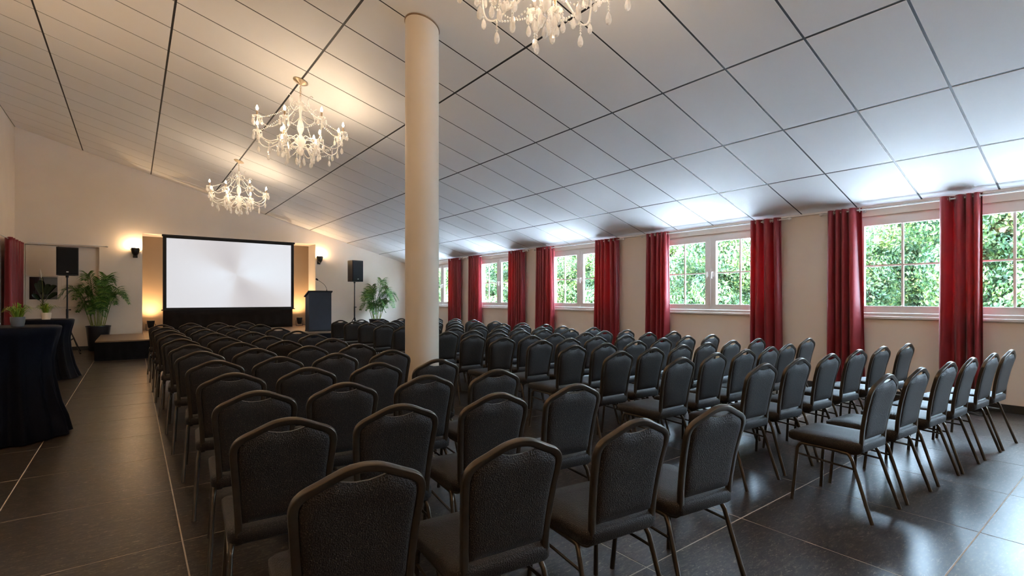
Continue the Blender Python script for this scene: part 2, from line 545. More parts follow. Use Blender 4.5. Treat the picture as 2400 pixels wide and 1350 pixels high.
for nm, bx in (('baseboard_right', (XR - .018, XR, YA, YB, 0, .10)), ('baseboard_left', (XL, XL + .018, YA, YB, 0, .10))):
    struct(MB().box(*bx).build(nm, M['base'], smooth=0, bevel=.004))
struct(MB().box(XL + .018, RX0, YB - .018, YB, 0, .10).build('baseboard_back', M['base'], smooth=0, bevel=.004))
struct(MB().box(RX1, XR - .018, YB - .018, YB, 0, .10).build('baseboard_stage', M['base'], smooth=0, bevel=.004))
# white edge trim where the ceiling meets the window wall
struct(MB().box(XR - .045, XR, YA, YB, ZE - .012, ZE + .012).build('trim_1', M['white'], smooth=0))

# ---- round pillar with its ceiling collar
px, py, pr = 2.585, 5.06, 0.187
pil = empty('round_pillar', (px, py, 0), label='smooth cream round pillar rising between the two chair blocks', cat='pillar', kind='structure')
n = 40
ring = lambda r, z, k=1: [(r * math.cos(2 * PI * j / n), r * math.sin(2 * PI * j / n), z - (KC * r * math.cos(2 * PI * j / n) if k else 0)) for j in range(n)]
zc = ceil_z(px)
MB().rings([ring(pr, 0, 0), ring(pr, zc - .004)]).build('shaft', M['colpaint'], pil)
MB().rings([ring(pr + .002, zc - .016), ring(pr + .008, zc - .014), ring(pr + .008, zc - .002), ring(pr + .002, zc - .002)]).build('collar', M['deck'], pil)
MB().rings([ring(pr + .012, 0, 0), ring(pr + .012, .075, 0), ring(pr + .002, .085, 0)]).build('base_ring', M['base'], pil)

# ---- windows
def handle_mesh():
    mb = MB().box(-.016, 0, -.015, .015, -.05, .05)
    mb.tube(catmull([(-.016, 0, .035), (-.05, 0, .03), (-.055, 0, -.02), (-.05, 0, -.085)], 4), .008, 8)
    return mb.mesh('handle', M['white'])
hm = handle_mesh()
FX0, FX1 = XR + .03, XR + .10
for wi, c in enumerate(WIN_C):
    w = empty(f'window_{wi + 1}', (0, c, 0), kind='structure')
    w['label'] = f'white two-leaf casement window on to the garden, {ORD[wi]} along the wall'
    fr = MB()
    fr.box(FX0, FX1, -WIN_H, -WIN_H + .05, WZ0, WZ1); fr.box(FX0, FX1, WIN_H - .05, WIN_H, WZ0, WZ1)
    fr.box(FX0, FX1, -WIN_H + .05, WIN_H - .05, WZ1 - .05, WZ1); fr.box(FX0, FX1, -WIN_H + .05, WIN_H - .05, WZ0, WZ0 + .045)
    fr.build('window_frame', M['white'], w, smooth=0)
    MB().box(XR - .055, XR + .03, -WIN_H - .04, WIN_H + .04, WZ0 - .035, WZ0).build('window_sill', M['white'], w, smooth=0, bevel=.006)
    MB().box(XR + .10, XR + .36, -WIN_H - .04, WIN_H + .04, WZ0 - .035, WZ0).build('outer_sill', M['white'], w, smooth=0)
    for s in (-1, 1):
        a, b_ = (0.004, WIN_H - .052) if s > 0 else (-WIN_H + .052, -0.004)
        z0, z1 = WZ0 + .047, WZ1 - .052
        sx0, sx1 = FX0 - .015, FX0 + .045
        st = 0.105
        sa = MB()
        sa.box(sx0, sx1, a, a + (st if s > 0 else .075), z0, z1); sa.box(sx0, sx1, b_ - (.075 if s > 0 else st), b_, z0, z1)
        ga, gb = a + (st if s > 0 else .075), b_ - (.075 if s > 0 else st)
        gz0, gz1 = z0 + .10, z1 - .09
        sa.box(sx0, sx1, ga, gb, z0, gz0); sa.box(sx0, sx1, ga, gb, gz1, z1)
        so = sa.build('sash', M['white'], w, smooth=0)
        gm, zm = (ga + gb) / 2, (gz0 + gz1) / 2
        xx = (sx0 + sx1) / 2
        MB().box(xx - .014, xx + .014, gm - .013, gm + .013, gz0, gz1).build('glazing_bar', M['white'], so, smooth=0)
        MB().box(xx - .0135, xx + .0135, ga, gb, zm - .012, zm + .012).build('glazing_bar', M['white'], so, smooth=0)
        for ya_, yb_ in ((ga, gm - .013), (gm + .013, gb)):
            for za_, zb_ in ((gz0, zm - .012), (zm + .012, gz1)):
                MB().add([(xx, ya_, za_), (xx, yb_, za_), (xx, yb_, zb_), (xx, ya_, zb_)], [(0, 1, 2, 3)]).build('pane', M['glass'], so, smooth=0)
        h = mobj('handle', hm, so, (sx0, (.05 if s > 0 else -.05), zm - .02))
    # portal: tells the renderer where the daylight comes in, gives no light of its own
    pd = bpy.data.lights.new('daylight_portal', 'AREA'); pd.shape = 'RECTANGLE'
    pd.size, pd.size_y = WZ1 - WZ0, 2 * WIN_H
    po = bpy.data.objects.new('daylight_portal', pd); col.objects.link(po)
    po.location = (XR + .2, c, (WZ0 + WZ1) / 2); po.rotation_euler = (0, R(90), 0)
    pd.cycles.is_portal = True

# ---- ground outside
struct(MB().box(XR + .3, 60, -40, 70, -.4, -.15).build('ground_outside', M['terrace'], smooth=0))

# ---- niche window left of the stage
wn = empty('window_7', (0, YB, 0), kind='structure')
wn['label'] = 'small dark window in a wall niche behind the loudspeaker'
MB().box(-2.27, -1.62, .06, .165, 2.02, 2.86).build('blind_panel', M['wall'], wn, smooth=0, bevel=.008)
MB().box(-2.20, -1.64, .13, .165, 1.40, 2.00).build('pane', M['mirror'], wn, smooth=0)
mb = MB()
mb.box(-2.27, -1.60, .10, .17, 1.33, 1.40); mb.box(-2.27, -2.20, .10, .17, 1.40, 2.0); mb.box(-1.64, -1.57, .10, .17, 1.40, 2.0); mb.box(-2.27, -1.57, .10, .17, 2.0, 2.02)
mb.build('window_frame', M['wall'], wn, smooth=0)
MB().box(NX0 - .03, NX1 + .03, -.035, .165, NZ0 - .03, NZ0 + .005).build('window_sill', M['wall'], wn, smooth=0, bevel=.006)

# ================================================================== CHAIRS
BY = -0.30                      # where the top of the back sits, behind the chair's origin
def back_y(z):
    t = max(0.0, (z - .43) / .50)
    return -0.205 - 0.095 * t ** 1.25 + 0.012 * math.sin(PI * min(1, t))
half = [(.168, .455), (.172, .56), (.182, .70), (.1895, .79), (.1900, .818), (.182, .843), (.160, .863), (.118, .882), (.075, .902), (.042, .914), (0, .919)]
def arch_z(x):
    """centre line of the top rail"""
    pts = [(0, .919), (.042, .914), (.075, .902), (.118, .882), (.160, .863), (.182, .843), (.19, .818)]
    x = abs(x)
    for (xa, za), (xb, zb) in zip(pts[:-1], pts[1:]):
        if xa <= x <= xb: return za + (zb - za) * (x - xa) / (xb - xa)
    return .818
def half_w(z):
    for (xa, za), (xb, zb) in zip(half[:4], half[1:4]):
        if za <= z <= zb: return xa + (xb - xa) * (z - za) / (zb - za)
    return half[0][0] if z < .455 else .1895

def chair_meshes():
    D = {}
    # back frame: one bent tube from under the seat over the top and down again
    P = [(.170, -.085, .418), (.169, -.150, .412), (.168, -.192, .424)] + [(x, back_y(z), z) for x, z in half]
    full = P[:-1] + [P[-1]] + [(-x, y, z) for x, y, z in reversed(P[:-1])]
    path = catmull(full, 4)
    sect = [(a, b_) for a, b_ in rrect(.0118, .0140, .005, 2)]
    D['back_frame'] = MB().tube(path, 0, sect=sect, ref=(0, 1, 0)).mesh('back_frame', M['frame'], 50, fix=True)
    # upholstered back with the scooped grip hole under the rail
    def top(x):
        z = arch_z(x) - .011
        a = abs(x)
        if a < .078:
            z -= .034 * (1 - (a / .078) ** 2)
        return z
    nu, nv = 28, 14
    zb = .505
    def sheet(sgn):
        g = []
        for i in range(nv + 1):
            t = i / nv
            row = []
            for j in range(nu + 1):
                s = -1 + 2 * j / nu
                s = math.copysign(abs(s) ** 0.85, s)
                xm = s * .178
                zt = top(xm)
                z = zb + t * (zt - zb)
                x = s * (half_w(min(z, .79)) - .011)
                if z > .80:
                    # follow the shoulder
                    k = (z - .80) / .07
                    x = s * (.1785 - .012 * k * abs(s) ** 4)
                e = (1 - abs(s) ** 7) * (1 - abs(2 * t - 1) ** 9)
                row.append((x, back_y(z) + sgn * (.005 + .017 * max(0, e) ** .6), z))
            g.append(row)
        return g
    mb = MB()
    f, bk = sheet(1), sheet(-1)
    mb.sheet(bk)
    mb.sheet([list(reversed(r)) for r in f])
    rim_b = bk[0] + [r[-1] for r in bk[1:]] + list(reversed(bk[-1]))[1:] + [r[0] for r in reversed(bk)][1:]
    rim_f = f[0] + [r[-1] for r in f[1:]] + list(reversed(f[-1]))[1:] + [r[0] for r in reversed(f)][1:]
    b0 = len(mb.v); mb.v += [tuple(p) for p in rim_b] + [tuple(p) for p in rim_f]; L = len(rim_b)
    for i in range(L - 1): mb.f.append((b0 + i, b0 + i + 1, b0 + L + i + 1, b0 + L + i))
    D['backrest'] = mb.mesh('backrest', M['fabric'], 60, fix=True)
    # seat
    rg = []
    for w, d, r, z in ((.150, .175, .03, .418), (.196, .222, .045, .420), (.207, .234, .048, .430), (.209, .236, .048, .468), (.206, .233, .047, .480), (.197, .224, .044, .488), (.11, .13, .04, .493)):
        rg.append([(x * (1.0 + .05 * (y > 0) * y / .236), y + .015, z - (.012 * max(0, y / .236) ** 3 if z > .47 else 0)) for x, y in rrect(w, d, r, 4)])
    D['seat'] = MB().rings(rg).mesh('seat', M['fabric'], 60)
    for s, nm in ((-1, 'l'), (1, 'r')):
        rail = catmull([(s * .190, .182, .372), (s * .188, .165, .398), (s * .187, .13, .407), (s * .187, -.11, .407), (s * .190, -.145, .395), (s * .196, -.165, .365)], 4)
        D['side_rail' + nm] = MB().tube(rail, .0115, 8, ref=(1, 0, 0)).mesh('side_rail', M['frame'], 50)
        D['leg_f' + nm] = MB().tube([(s * .190, .182, .374), (s * .200, .196, .18), (s * .210, .210, 0)], 0, 8, radii=[.0115, .0115, .0125], ref=(1, 0, 0)).mesh('leg', M['frame'], 50)
        D['leg_r' + nm] = MB().tube([(s * .196, -.164, .368), (s * .206, -.225, .18), (s * .216, -.285, 0)], 0, 8, radii=[.0115, .0115, .0125], ref=(1, 0, 0)).mesh('leg', M['frame'], 50)
        D['stretcher' + nm] = MB().tube([(s * .193, .186, .33), (s * .200, -.176, .315)], .007, 6, ref=(1, 0, 0)).mesh('stretcher', M['frame'], 50)
    D['cross_bar'] = MB().tube([(-.187, -.02, .407), (.187, -.02, .407)], .009, 6).mesh('cross_bar', M['frame'], 50)
    return D
CM = chair_meshes()
CH_PARTS = [('seat', 'seat'), ('backrest', 'backrest'), ('back_frame', 'back_frame'), ('leg', 'leg_fl'), ('leg', 'leg_fr'), ('leg', 'leg_rl'), ('leg', 'leg_rr'),
            ('side_rail', 'side_raill'), ('side_rail', 'side_railr'), ('stretcher', 'stretcherl'), ('stretcher', 'stretcherr'), ('cross_bar', 'cross_bar')]
def chair(tx, ty, deg, label, group):
    a = R(deg)
    ox, oy = tx + BY * math.sin(a), ty - BY * math.cos(a)      # the top of the back lands on (tx, ty)
    e = empty('banquet_chair', (ox, oy, 0), a, label, 'chair', group)
    for nm, k in CH_PARTS:
        mobj(nm, CM[k], e)

# measured positions of the top of each chair back (x, y)
LEFT = [
    [(.545, 1.44), (1.07, 1.36), (1.63, 1.29), (2.15, 1.23)],
    [(.50, 2.17), (.98, 2.14), (1.50, 2.09), (2.02, 2.04)],
    [(.52, 2.91), (.98, 2.89), (1.49, 2.85), (2.00, 2.79)],
    [(.52, 3.71), (.99, 3.69), (1.49, 3.65), (1.96, 3.56)],
    [(.52, 4.55), (.98, 4.53), (1.45, 4.50), (1.96, 4.47)],
    [(.50, 5.44), (.96, 5.42), (1.45, 5.37), (1.94, 5.30)],
    [(.49, 6.29), (.95, 6.27), (1.42, 6.25), (1.95, 6.21)],
    [(.465, 7.26), (.935, 7.21), (1.41, 7.11), (1.99, 7.13)],
    [(.455, 8.27), (.925, 8.21), (1.40, 8.10), (2.00, 8.05)],
    [(.45, 9.25), (.91, 9.26), (1.38, 9.08), (1.96, 9.10)],
    [(.44, 10.35), (.91, 10.33), (1.38, 10.20), (1.93, 10.45)],
    [(.43, 11.50), (.92, 11.85), (1.39, 11.80), (1.89, 11.82)]]
RIGHT = [
    [(3.90, 1.08), (4.45, 1.04), (5.05, 1.00), (5.56, .96), (6.16, .92), (6.68, .88)],
    [(3.81, 1.83), (4.37, 1.81), (4.95, 1.79), (5.55, 1.77), (6.13, 1.74), (6.75, 1.69)],
    [(3.64, 2.43), (4.20, 2.45), (4.71, 2.44), (5.19, 2.43), (5.66, 2.46), (6.68, 2.67)],
    [(3.63, 3.08), (4.15, 3.10), (4.65, 3.10), (5.12, 3.09), (5.60, 3.06), (6.15, 3.03)],
    [(3.71, 3.77), (4.17, 3.74), (4.70, 3.74), (5.27, 3.79), (5.81, 3.80), (6.28, 3.73)],
    [(3.85, 4.46), (4.31, 4.46), (4.82, 4.48), (5.33, 4.42), (5.95, 4.52), (6.45, 4.45)],
    [(3.73, 5.06), (4.24, 5.12), (4.75, 5.20), (5.25, 5.10), (5.74, 5.18), (6.22, 5.15)],
    [(3.69, 5.68), (4.14, 5.72), (4.72, 5.93), (5.20, 5.96), (5.66, 5.84), (6.28, 5.92)],
    [(3.74, 6.48), (4.20, 6.50), (4.66, 6.46), (5.12, 6.52), (5.62, 6.53), (6.14, 6.54)]]
for y in (7.22, 7.97, 8.86, 9.72, 10.58, 11.46):
    RIGHT.append([(3.76 + .51 * i + rnd.uniform(-.03, .03), y + rnd.uniform(-.05, .05)) for i in range(6)])
for r, row in enumerate(LEFT):
    for c, (x, y) in enumerate(row):
        chair(x, y, -5.0 + (-2.0 if r == 0 else 0) + rnd.uniform(-1, 1),
              f'dark banquet chair, left block, {ORD[r]} row from the camera, {ORD[c]} from the left', 'banquet chairs of the left block')
for r, row in enumerate(RIGHT):
    for c, (x, y) in enumerate(row):
        chair(x, y, (-3.5 if r < 2 else -1.0) + rnd.uniform(-1.2, 1.2),
              f'dark banquet chair, window block, {ORD[r]} row from the camera, {ORD[c]} from the aisle', 'banquet chairs of the window block')

# ================================================================== CURTAINS AND RODS
def curtain(y0, y1, z0, z1, label, xc=XR - .15, seed=0, folds=None, axis='y', flare=.06, amp=.062):
    rr_ = random.Random(seed)
    w = y1 - y0
    folds = folds or max(4, round(w / .112))
    nu, nv = folds * 12, 26
    ph = [rr_.uniform(-.5, .5) for _ in range(folds + 2)]
    am = [rr_.uniform(.65, 1.25) for _ in range(folds + 2)]
    sh = [rr_.uniform(-.25, .25) for _ in range(folds + 2)]
    wob = (rr_.uniform(.25, .45), rr_.uniform(0, 6.28))
    g = []
    for i in range(nv + 1):
        t = i / nv                      # 0 top, 1 bottom
        row = []
        for j in range(nu + 1):
            u = j / nu
            k = folds * (u + wob[0] * math.sin(2 * PI * u + wob[1]) / (2 * PI) - wob[0] * math.sin(wob[1]) / (2 * PI))
            ki = min(int(k), folds - 1); fr_ = k - ki
            loc = am[ki] * (1 - fr_) + am[ki + 1] * fr_
            phl = (ph[ki] * (1 - fr_) + ph[ki + 1] * fr_) * t
            a = amp * (1 + (loc - 1) * t)
            d = a * math.sin(2 * PI * k + phl * 2.2)
            d2 = .25 * a * math.sin(4 * PI * k + 1 + phl) * t
            yy = y0 + u * w + (u - .5) * w * flare * t + (.016 * math.cos(2 * PI * k + phl) * 1.0) + sh[ki] * .02 * t
            row.append((d + d2, yy, z1 + (z0 - z1) * t))
        g.append(row)
    if axis == 'x': g = [[(p[1], xc - p[0], p[2]) for p in row] for row in g]
    else: g = [[(xc + p[0], p[1], p[2]) for p in row] for row in g]
    e = empty('curtain', ((xc if axis == 'y' else (y0 + y1) / 2), ((y0 + y1) / 2 if axis == 'y' else xc), z0), label=label, cat='curtain', group='red curtains')
    off = Vector(e.location)
    sh_ = MB().sheet([[tuple(Vector(p) - off) for p in row] for row in g]).build('fabric', M['curtain'], e, smooth=180)
    md = sh_.modifiers.new('thick', 'SOLIDIFY'); md.thickness = .003
    # metal eyelets where the cloth crosses the rod
    for kk in range(folds * 2 + 1):
        u = kk / (folds * 2)
        if u == 0 or u == 1: continue
        yy = y0 + u * w + .016 * math.cos(2 * PI * u * folds)
        th = [(.026 * math.cos(2 * PI * q / 12), 0, .026 * math.sin(2 * PI * q / 12)) for q in range(12)]
        if axis == 'x': th = [(0, p[0], p[2]) for p in th]
        if kk == 1: tor = MB().tube(th, .005, 5, closed=True, ref=((0, 1, 0) if axis == 'y' else (1, 0, 0))).mesh('eyelet', M['whitemetal'], 180)
        p = Vector((xc, yy, z1 - .04)) if axis == 'y' else Vector((yy, xc, z1 - .04))
        mobj('eyelet', tor, e, tuple(p - off))
    return e
RODX = XR - .15
CUR = [(2.68, 3.13, 'red curtain at the far side of the nearest window'),
       (1.375, 1.79, 'red curtain hanging across the middle of the nearest window'),
       (6.01, 6.52, 'red curtain on the far side of the second window from the camera'),
       (3.84, 4.33, 'red curtain on the near side of the second window from the camera'),
       (9.44, 10.06, 'red curtain on the far side of the third window from the camera'),
       (7.30, 7.96, 'red curtain on the near side of the third window from the camera'),
       (12.77, 13.40, 'red curtain on the far side of the fourth window from the camera'),
       (10.63, 11.30, 'red curtain on the near side of the fourth window from the camera'),
       (13.98, 14.68, 'red curtain beside the farthest window, just past the pillar')]
for i, (a, b_, lab) in enumerate(CUR):
    curtain(a, b_, .03, 2.765, lab, xc=RODX, seed=20 + i)
def rod(p0, p1, label, wall_dir, name='curtain_rod', fin=(True, True), r=.011):
    p0, p1 = Vector(p0), Vector(p1)
    d = (p1 - p0).normalized()
    e = empty(name, tuple(p0), label=label, cat='curtain rod', group='white curtain rods')
    MB().tube([(0, 0, 0), tuple(p1 - p0)], r, 10, ref=(0, 0, 1)).build('pole', M['whitemetal'], e)
    for k, on in ((0, fin[0]), (1, fin[1])):
        if not on: continue
        c = (p1 - p0) * k
        s = 1 if k else -1
        prof = [(0.010, 0), (.016, .006), (.012, .016), (.024, .03), (.026, .045), (.018, .06), (.004, .066)]
        q = [tuple(c + d * s * z) for _, z in prof]
        MB().tube(q, 0, 10, radii=[x for x, _ in prof], ref=(0, 0, 1)).build('finial', M['whitemetal'], e)
    L = (p1 - p0).length
    for t in (.14, .86) if L < 4 else (.1, .5, .9):
        c = (p1 - p0) * t
        wv_ = Vector(wall_dir)
        MB().tube([tuple(c), tuple(c + wv_)], .008, 8, ref=(0, 0, 1)).tube([tuple(c + wv_ * .94), tuple(c + wv_)], .028, 12, ref=(0, 0, 1)).build('bracket', M['whitemetal'], e)
for y0, y1, nm in ((-.3, 3.20, 'nearest'), (3.74, 6.62, 'second'), (7.2, 10.15, 'third'), (10.5, 13.5, 'fourth'), (13.85, 16.9, 'farthest')):
    rod((RODX, y0, 2.725), (RODX, y1, 2.725), f'white curtain rod above the {nm} window along the garden wall', (.15, 0, 0))
curtain(16.25, 17.9, .03, 2.86, 'dark red curtain on the side wall by the far corner', xc=XL + .15, seed=5, folds=6, amp=.08, flare=.02)
rod((-2.22, YB - .14, 2.89), (-.62, YB - .14, 2.89), 'white curtain rod above the niche behind the loudspeaker', (0, .14, 0), fin=(False, True))
rod((XL + .15, 12.6, 2.82), (XL + .15, YB - .24, 2.82), 'curtain rod along the side wall at the far corner', (-.15, 0, 0), fin=(False, True))

# ================================================================== STAGE, SCREEN, LECTERN
SX0, SX1, SY0, SZ = -.69, 5.0, 14.68, .45
st = empty('stage_platform', (2.2, SY0, 0), label='low black-skirted stage with brown deck in front of the screen', cat='stage')
o = Vector((2.2, SY0, 0))
def bxo(mb, x0, x1, y0, y1, z0, z1): return mb.box(x0 - o.x, x1 - o.x, y0 - o.y, y1 - o.y, z0, z1)
mb = MB(); bxo(mb, SX0, RX0, SY0, 17.35, SZ - .03, SZ); mb.build('deck_panel', M['deck'], st, smooth=0, bevel=.004)
for k in range(3):
    x0 = RX0 + .002 + k * (SX1 - RX0) / 3; x1 = RX0 + (k + 1) * (SX1 - RX0) / 3 - .002
    mb = MB(); bxo(mb, x0, x1, SY0, 16.9, SZ - .03, SZ); mb.build('deck_panel', M['deck'], st, smooth=0, bevel=.004)
    mb = MB(); bxo(mb, x0, x1, 16.904, YB + .87, SZ - .03, SZ); mb.build('deck_panel', M['deck'], st, smooth=0, bevel=.004)
def skirt_run(a, b_, nrm):
    a, b_ = Vector(a), Vector(b_); n_ = max(12, int((b_ - a).length / .025)); g = []
    for i in range(4):
        z = (SZ - .03) * (1 - i / 3)
        g.append([tuple(a + (b_ - a) * (j / n_) - o + Vector(nrm) * (.004 + .006 * (i / 3) * math.sin(j * .9) ) + Vector((0, 0, z))) for j in range(n_ + 1)])
    return g
mb = MB(); mb.sheet(skirt_run((SX0, SY0, 0), (SX1, SY0, 0), (0, -1, 0))); mb.sheet(skirt_run((SX1, SY0, 0), (SX1, YB - .03, 0), (1, 0, 0))); mb.sheet(skirt_run((SX0, 17.35, 0), (SX0, SY0, 0), (-1, 0, 0)))
mb.build('skirt', M['skirt'], st, smooth=180)
for x in (SX0 + .1, 1.2, 3.0, SX1 - .1):
    for y in (SY0 + .1, 17.2):
        mb = MB(); bxo(mb, x - .02, x + .02, y - .02, y + .02, 0, SZ - .03); mb.build('leg', M['blackmetal'], st, smooth=0)

YS = 18.05
sc = empty('projection_screen', (2.54, YS, 1.05), label='large white projection screen with black border above the stage', cat='screen')
def S(mb, x0, x1, y0, y1, z0, z1): return mb.box(x0 - 2.54, x1 - 2.54, y0, y1, z0 - 1.05, z1 - 1.05)
a0, a1, z0, z1 = .70, 4.375, 1.06, 3.335
bl = .092
S(MB(), a0 + bl, a1 - bl, .006, .016, z0 + .085, z1 - .10).build('picture', M['screen'], sc, smooth=0)
mb = MB(); S(mb, a0, a0 + bl, 0, .022, z0 + .085, z1 - .10); S(mb, a1 - bl, a1, 0, .022, z0 + .085, z1 - .10)
S(mb, a0, a1, 0, .022, z0 + .03, z0 + .085); S(mb, a0, a1, 0, .022, z1 - .10, z1 - .05)
mb.build('border', M['black'], sc, smooth=0)
S(MB(), a0 - .02, a1 + .02, -.05, .07, z1 - .06, z1).build('housing', M['black'], sc, smooth=0, bevel=.008)
S(MB(), a0 - .035, a1 + .035, -.02, .03, z0, z0 + .035).build('bottom_bar', M['black'], sc, smooth=0, bevel=.006)
for x in (1.6, 3.5): S(MB(), x - .02, x + .02, .07, .95, z1 - .05, z1 - .02).build('hanger', M['black'], sc, smooth=0)
# black cloth drop under the screen
g = [[(-1.83 + 3.66 * j / 90, .012 * math.sin(j * .8) * (i / 4), -.61 * i / 4) for j in range(91)] for i in range(5)]
ob = MB().sheet(g).build('screen_skirt', M['darkfab'], None, (2.54, YS + .17, 1.064), smooth=180)
tag(ob, 'black cloth skirt hanging under the projection screen', 'curtain')
ob.modifiers.new('thick', 'SOLIDIFY').thickness = .004

# lectern
lx0, lx1, ly0, ly1 = 4.125, 4.775, 15.28, 15.68
le = empty('lectern', ((lx0 + lx1) / 2, (ly0 + ly1) / 2, SZ), label='tall navy lectern with sloping top on the stage edge', cat='lectern')
hw, hd = (lx1 - lx0) / 2, (ly1 - ly0) / 2
MB().box(-hw, hw, -hd, -hd + .025, .03, 1.17).build('front_panel', M['navy'], le, smooth=0, bevel=.004)
for s in (-1, 1):
    x0, x1 = (-hw, -hw + .022) if s < 0 else (hw - .022, hw)
    MB().add([(x0, -hd + .025, .03), (x1, -hd + .025, .03), (x1, hd, .03), (x0, hd, .03), (x0, -hd + .025, 1.16), (x1, -hd + .025, 1.16), (x1, hd, 1.02), (x0, hd, 1.02)],
             [(0, 3, 2, 1), (4, 5, 6, 7), (0, 1, 5, 4), (1, 2, 6, 5), (2, 3, 7, 6), (3, 0, 4, 7)]).build('side_panel', M['navy'], le, smooth=0)
MB().box(-hw + .022, hw - .022, -hd + .025, hd - .02, .62, .64).build('shelf', M['navy'], le, smooth=0)
MB().box(-hw - .01, hw + .01, -hd - .01, hd + .01, 0, .03).build('plinth', M['black'], le, smooth=0, bevel=.004)
tw = hw + .03
MB().add([(-tw, -hd - .02, 1.175), (tw, -hd - .02, 1.175), (tw, hd + .05, 1.015), (-tw, hd + .05, 1.015), (-tw, -hd - .02, 1.21), (tw, -hd - .02, 1.21), (tw, hd + .05, 1.05), (-tw, hd + .05, 1.05)],
         [(0, 3, 2, 1), (4, 5, 6, 7), (0, 1, 5, 4), (1, 2, 6, 5), (2, 3, 7, 6), (3, 0, 4, 7)]).build('top', M['black'], le, smooth=0, bevel=.004)
mi = empty('gooseneck_microphone', ((lx0 + lx1) / 2 + .2, ly0 + .05, SZ + 1.198), label='thin black gooseneck microphone on the lectern', cat='microphone')
MB().lathe([(.03, 0), (.03, .012), (.012, .02), (.008, .05)], 12).build('base', M['blackmetal'], mi)
MB().tube(catmull([(0, 0, .03), (-.02, .01, .12), (-.09, .03, .22), (-.24, .06, .33)], 5), .006, 6).build('gooseneck', M['blackmetal'], mi)
MB().tube([(-.235, .06, .325), (-.25, .063, .335), (-.29, .07, .365), (-.30, .072, .372)], 0, 10, radii=[.012, .024, .026, .012]).build('head', M['black'], mi)

# ================================================================== LOUDSPEAKERS
def speaker(x, y, zb, yaw, lab1, lab2, legaz=0):
    s_ = empty('speaker_stand', (x, y, 0), yaw, lab2, 'speaker stand', 'tripod speaker stands')
    MB().tube([(0, 0, .25), (0, 0, zb - .053)], .017, 10, ref=(1, 0, 0)).build('pole', M['blackmetal'], s_)
    MB().tube([(0, 0, .72), (0, 0, 1.15)], .024, 10, ref=(1, 0, 0)).build('outer_tube', M['blackmetal'], s_)
    MB().lathe([(.034, 0), (.034, .07)], 12, (0, 0, .70)).build('collar', M['black'], s_)
    MB().tube([(.03, 0, 1.13), (.075, 0, 1.13)], .014, 8).build('knob', M['black'], s_)
    for k in range(3):
        a = legaz + k * 2 * PI / 3
        c, q = math.cos(a), math.sin(a)
        lg = MB().tube([(.03 * c, .03 * q, .73), (.50 * c, .50 * q, .02)], .012, 8).build('leg', M['blackmetal'], s_)
        MB().tube([(.49 * c, .49 * q, .032), (.52 * c, .52 * q, .012)], .017, 8).build('rubber_foot', M['black'], lg)
        MB().tube([(.02 * c, .02 * q, .30), (.26 * c, .26 * q, .385)], .008, 6).build('brace', M['blackmetal'], s_)
    b_ = empty('loudspeaker', (x, y, zb), yaw, lab1, 'loudspeaker', 'pair of loudspeakers')
    w1_, w2_, d, h = .215, .15, .18, .72
    rg = []
    for z in (0, .012, h - .012, h):
        k = .985 if z in (0, h) else 1
        rg.append([(-w1_ * k, -d * k, z), (w1_ * k, -d * k, z), (w2_ * k, d * k, z), (-w2_ * k, d * k, z)])
    MB().rings(rg).build('cabinet', M['black'], b_, smooth=0)
    mb = MB().rings([[(x_ * .93, -d - .001, z_) for x_, z_ in ((-w1_, .03), (w1_, .03), (w1_, h - .03), (-w1_, h - .03))],
                     [(x_ * .90, -d - .014, z_) for x_, z_ in ((-w1_, .045), (w1_, .045), (w1_, h - .045), (-w1_, h - .045))]], False, True)
    mb.build('grille', M['grille'], b_, smooth=0, fix=True)
    MB().box(-.022, .022, -d - .017, -d - .0135, .075, .10).build('badge', M['whitemetal'], b_, smooth=0)
    MB().lathe([(.03, -.05), (.03, 0)], 12, (0, 0, -.002)).build('pole_socket', M['black'], b_)
speaker(-1.36, 17.25, 2.02, R(6), 'black loudspeaker on a stand in front of the wall niche', 'black tripod stand beside the palm near the wall niche', R(-62))
speaker(6.03, 16.8, 2.0, R(16), 'black loudspeaker on a stand between lectern and palm', 'black tripod stand between the lectern and a palm', R(-90))

# ================================================================== WALL LAMPS AND UPLIGHTS
def sconce(x, z, lab, bm='sconcebulb'):
    e = empty('wall_lamp', (x, YB, z), label=lab, cat='wall lamp', group='wall lamps beside the screen')
    MB().box(-.055, .055, -.02, 0, -.16, .14).build('backplate', M['blackmetal'], e, smooth=0, bevel=.006)
    MB().tube(catmull([(0, -.02, -.05), (0, -.07, -.12), (0, -.125, -.10), (0, -.13, -.05)], 4), .011, 8, ref=(1, 0, 0)).build('bracket', M['blackmetal'], e)
    cup = [(.02, -.13), (.05, -.11), (.085, -.05), (.10, .02), (.104, .08), (.098, .10), (.094, .08), (.088, .02), (.05, -.07)]
    MB().lathe(cup, 14, (0, -.135, .02), True, True).build('cup', M['blackmetal'], e)
    MB().lathe([(.004, -.06), (.012, -.03), (.006, 0)], 8, (0, -.135, -.115)).build('finial', M['blackmetal'], e)
    MB().lathe([(.018, .02), (.045, .07), (.058, .12), (.048, .175), (.02, .21), (.004, .225)], 12, (0, -.135, .03)).build('flame_bulb', M[bm], e, smooth=180)
    for k in (-1, 1):
        MB().tube(catmull([(k * .10, -.135, .05), (k * .125, -.135, .13), (k * .105, -.135, .20), (k * .12, -.135, .25)], 4), .006, 6).build('scroll', M['blackmetal'], e)
    return e
sconce(.05, 2.77, 'lit dark wall lamp by the palm, left of the screen')
sconce(5.24, 2.80, 'lit dark wall lamp above the lectern, right of the screen')
for i_, y_ in enumerate((-3.2, -.2, 2.8, 5.8, 8.8)):  # lamps out of view, added to brighten the room with warm light
    o_ = sconce(0, 3.2, f'added unseen fill lamp on the side wall, {ORD[i_]} of a row of five', 'addedbulb')
    o_.location = (XL, y_, 3.2); o_.rotation_euler = (0, 0, R(90)); o_['group'] = 'added fill lamps along the side wall'

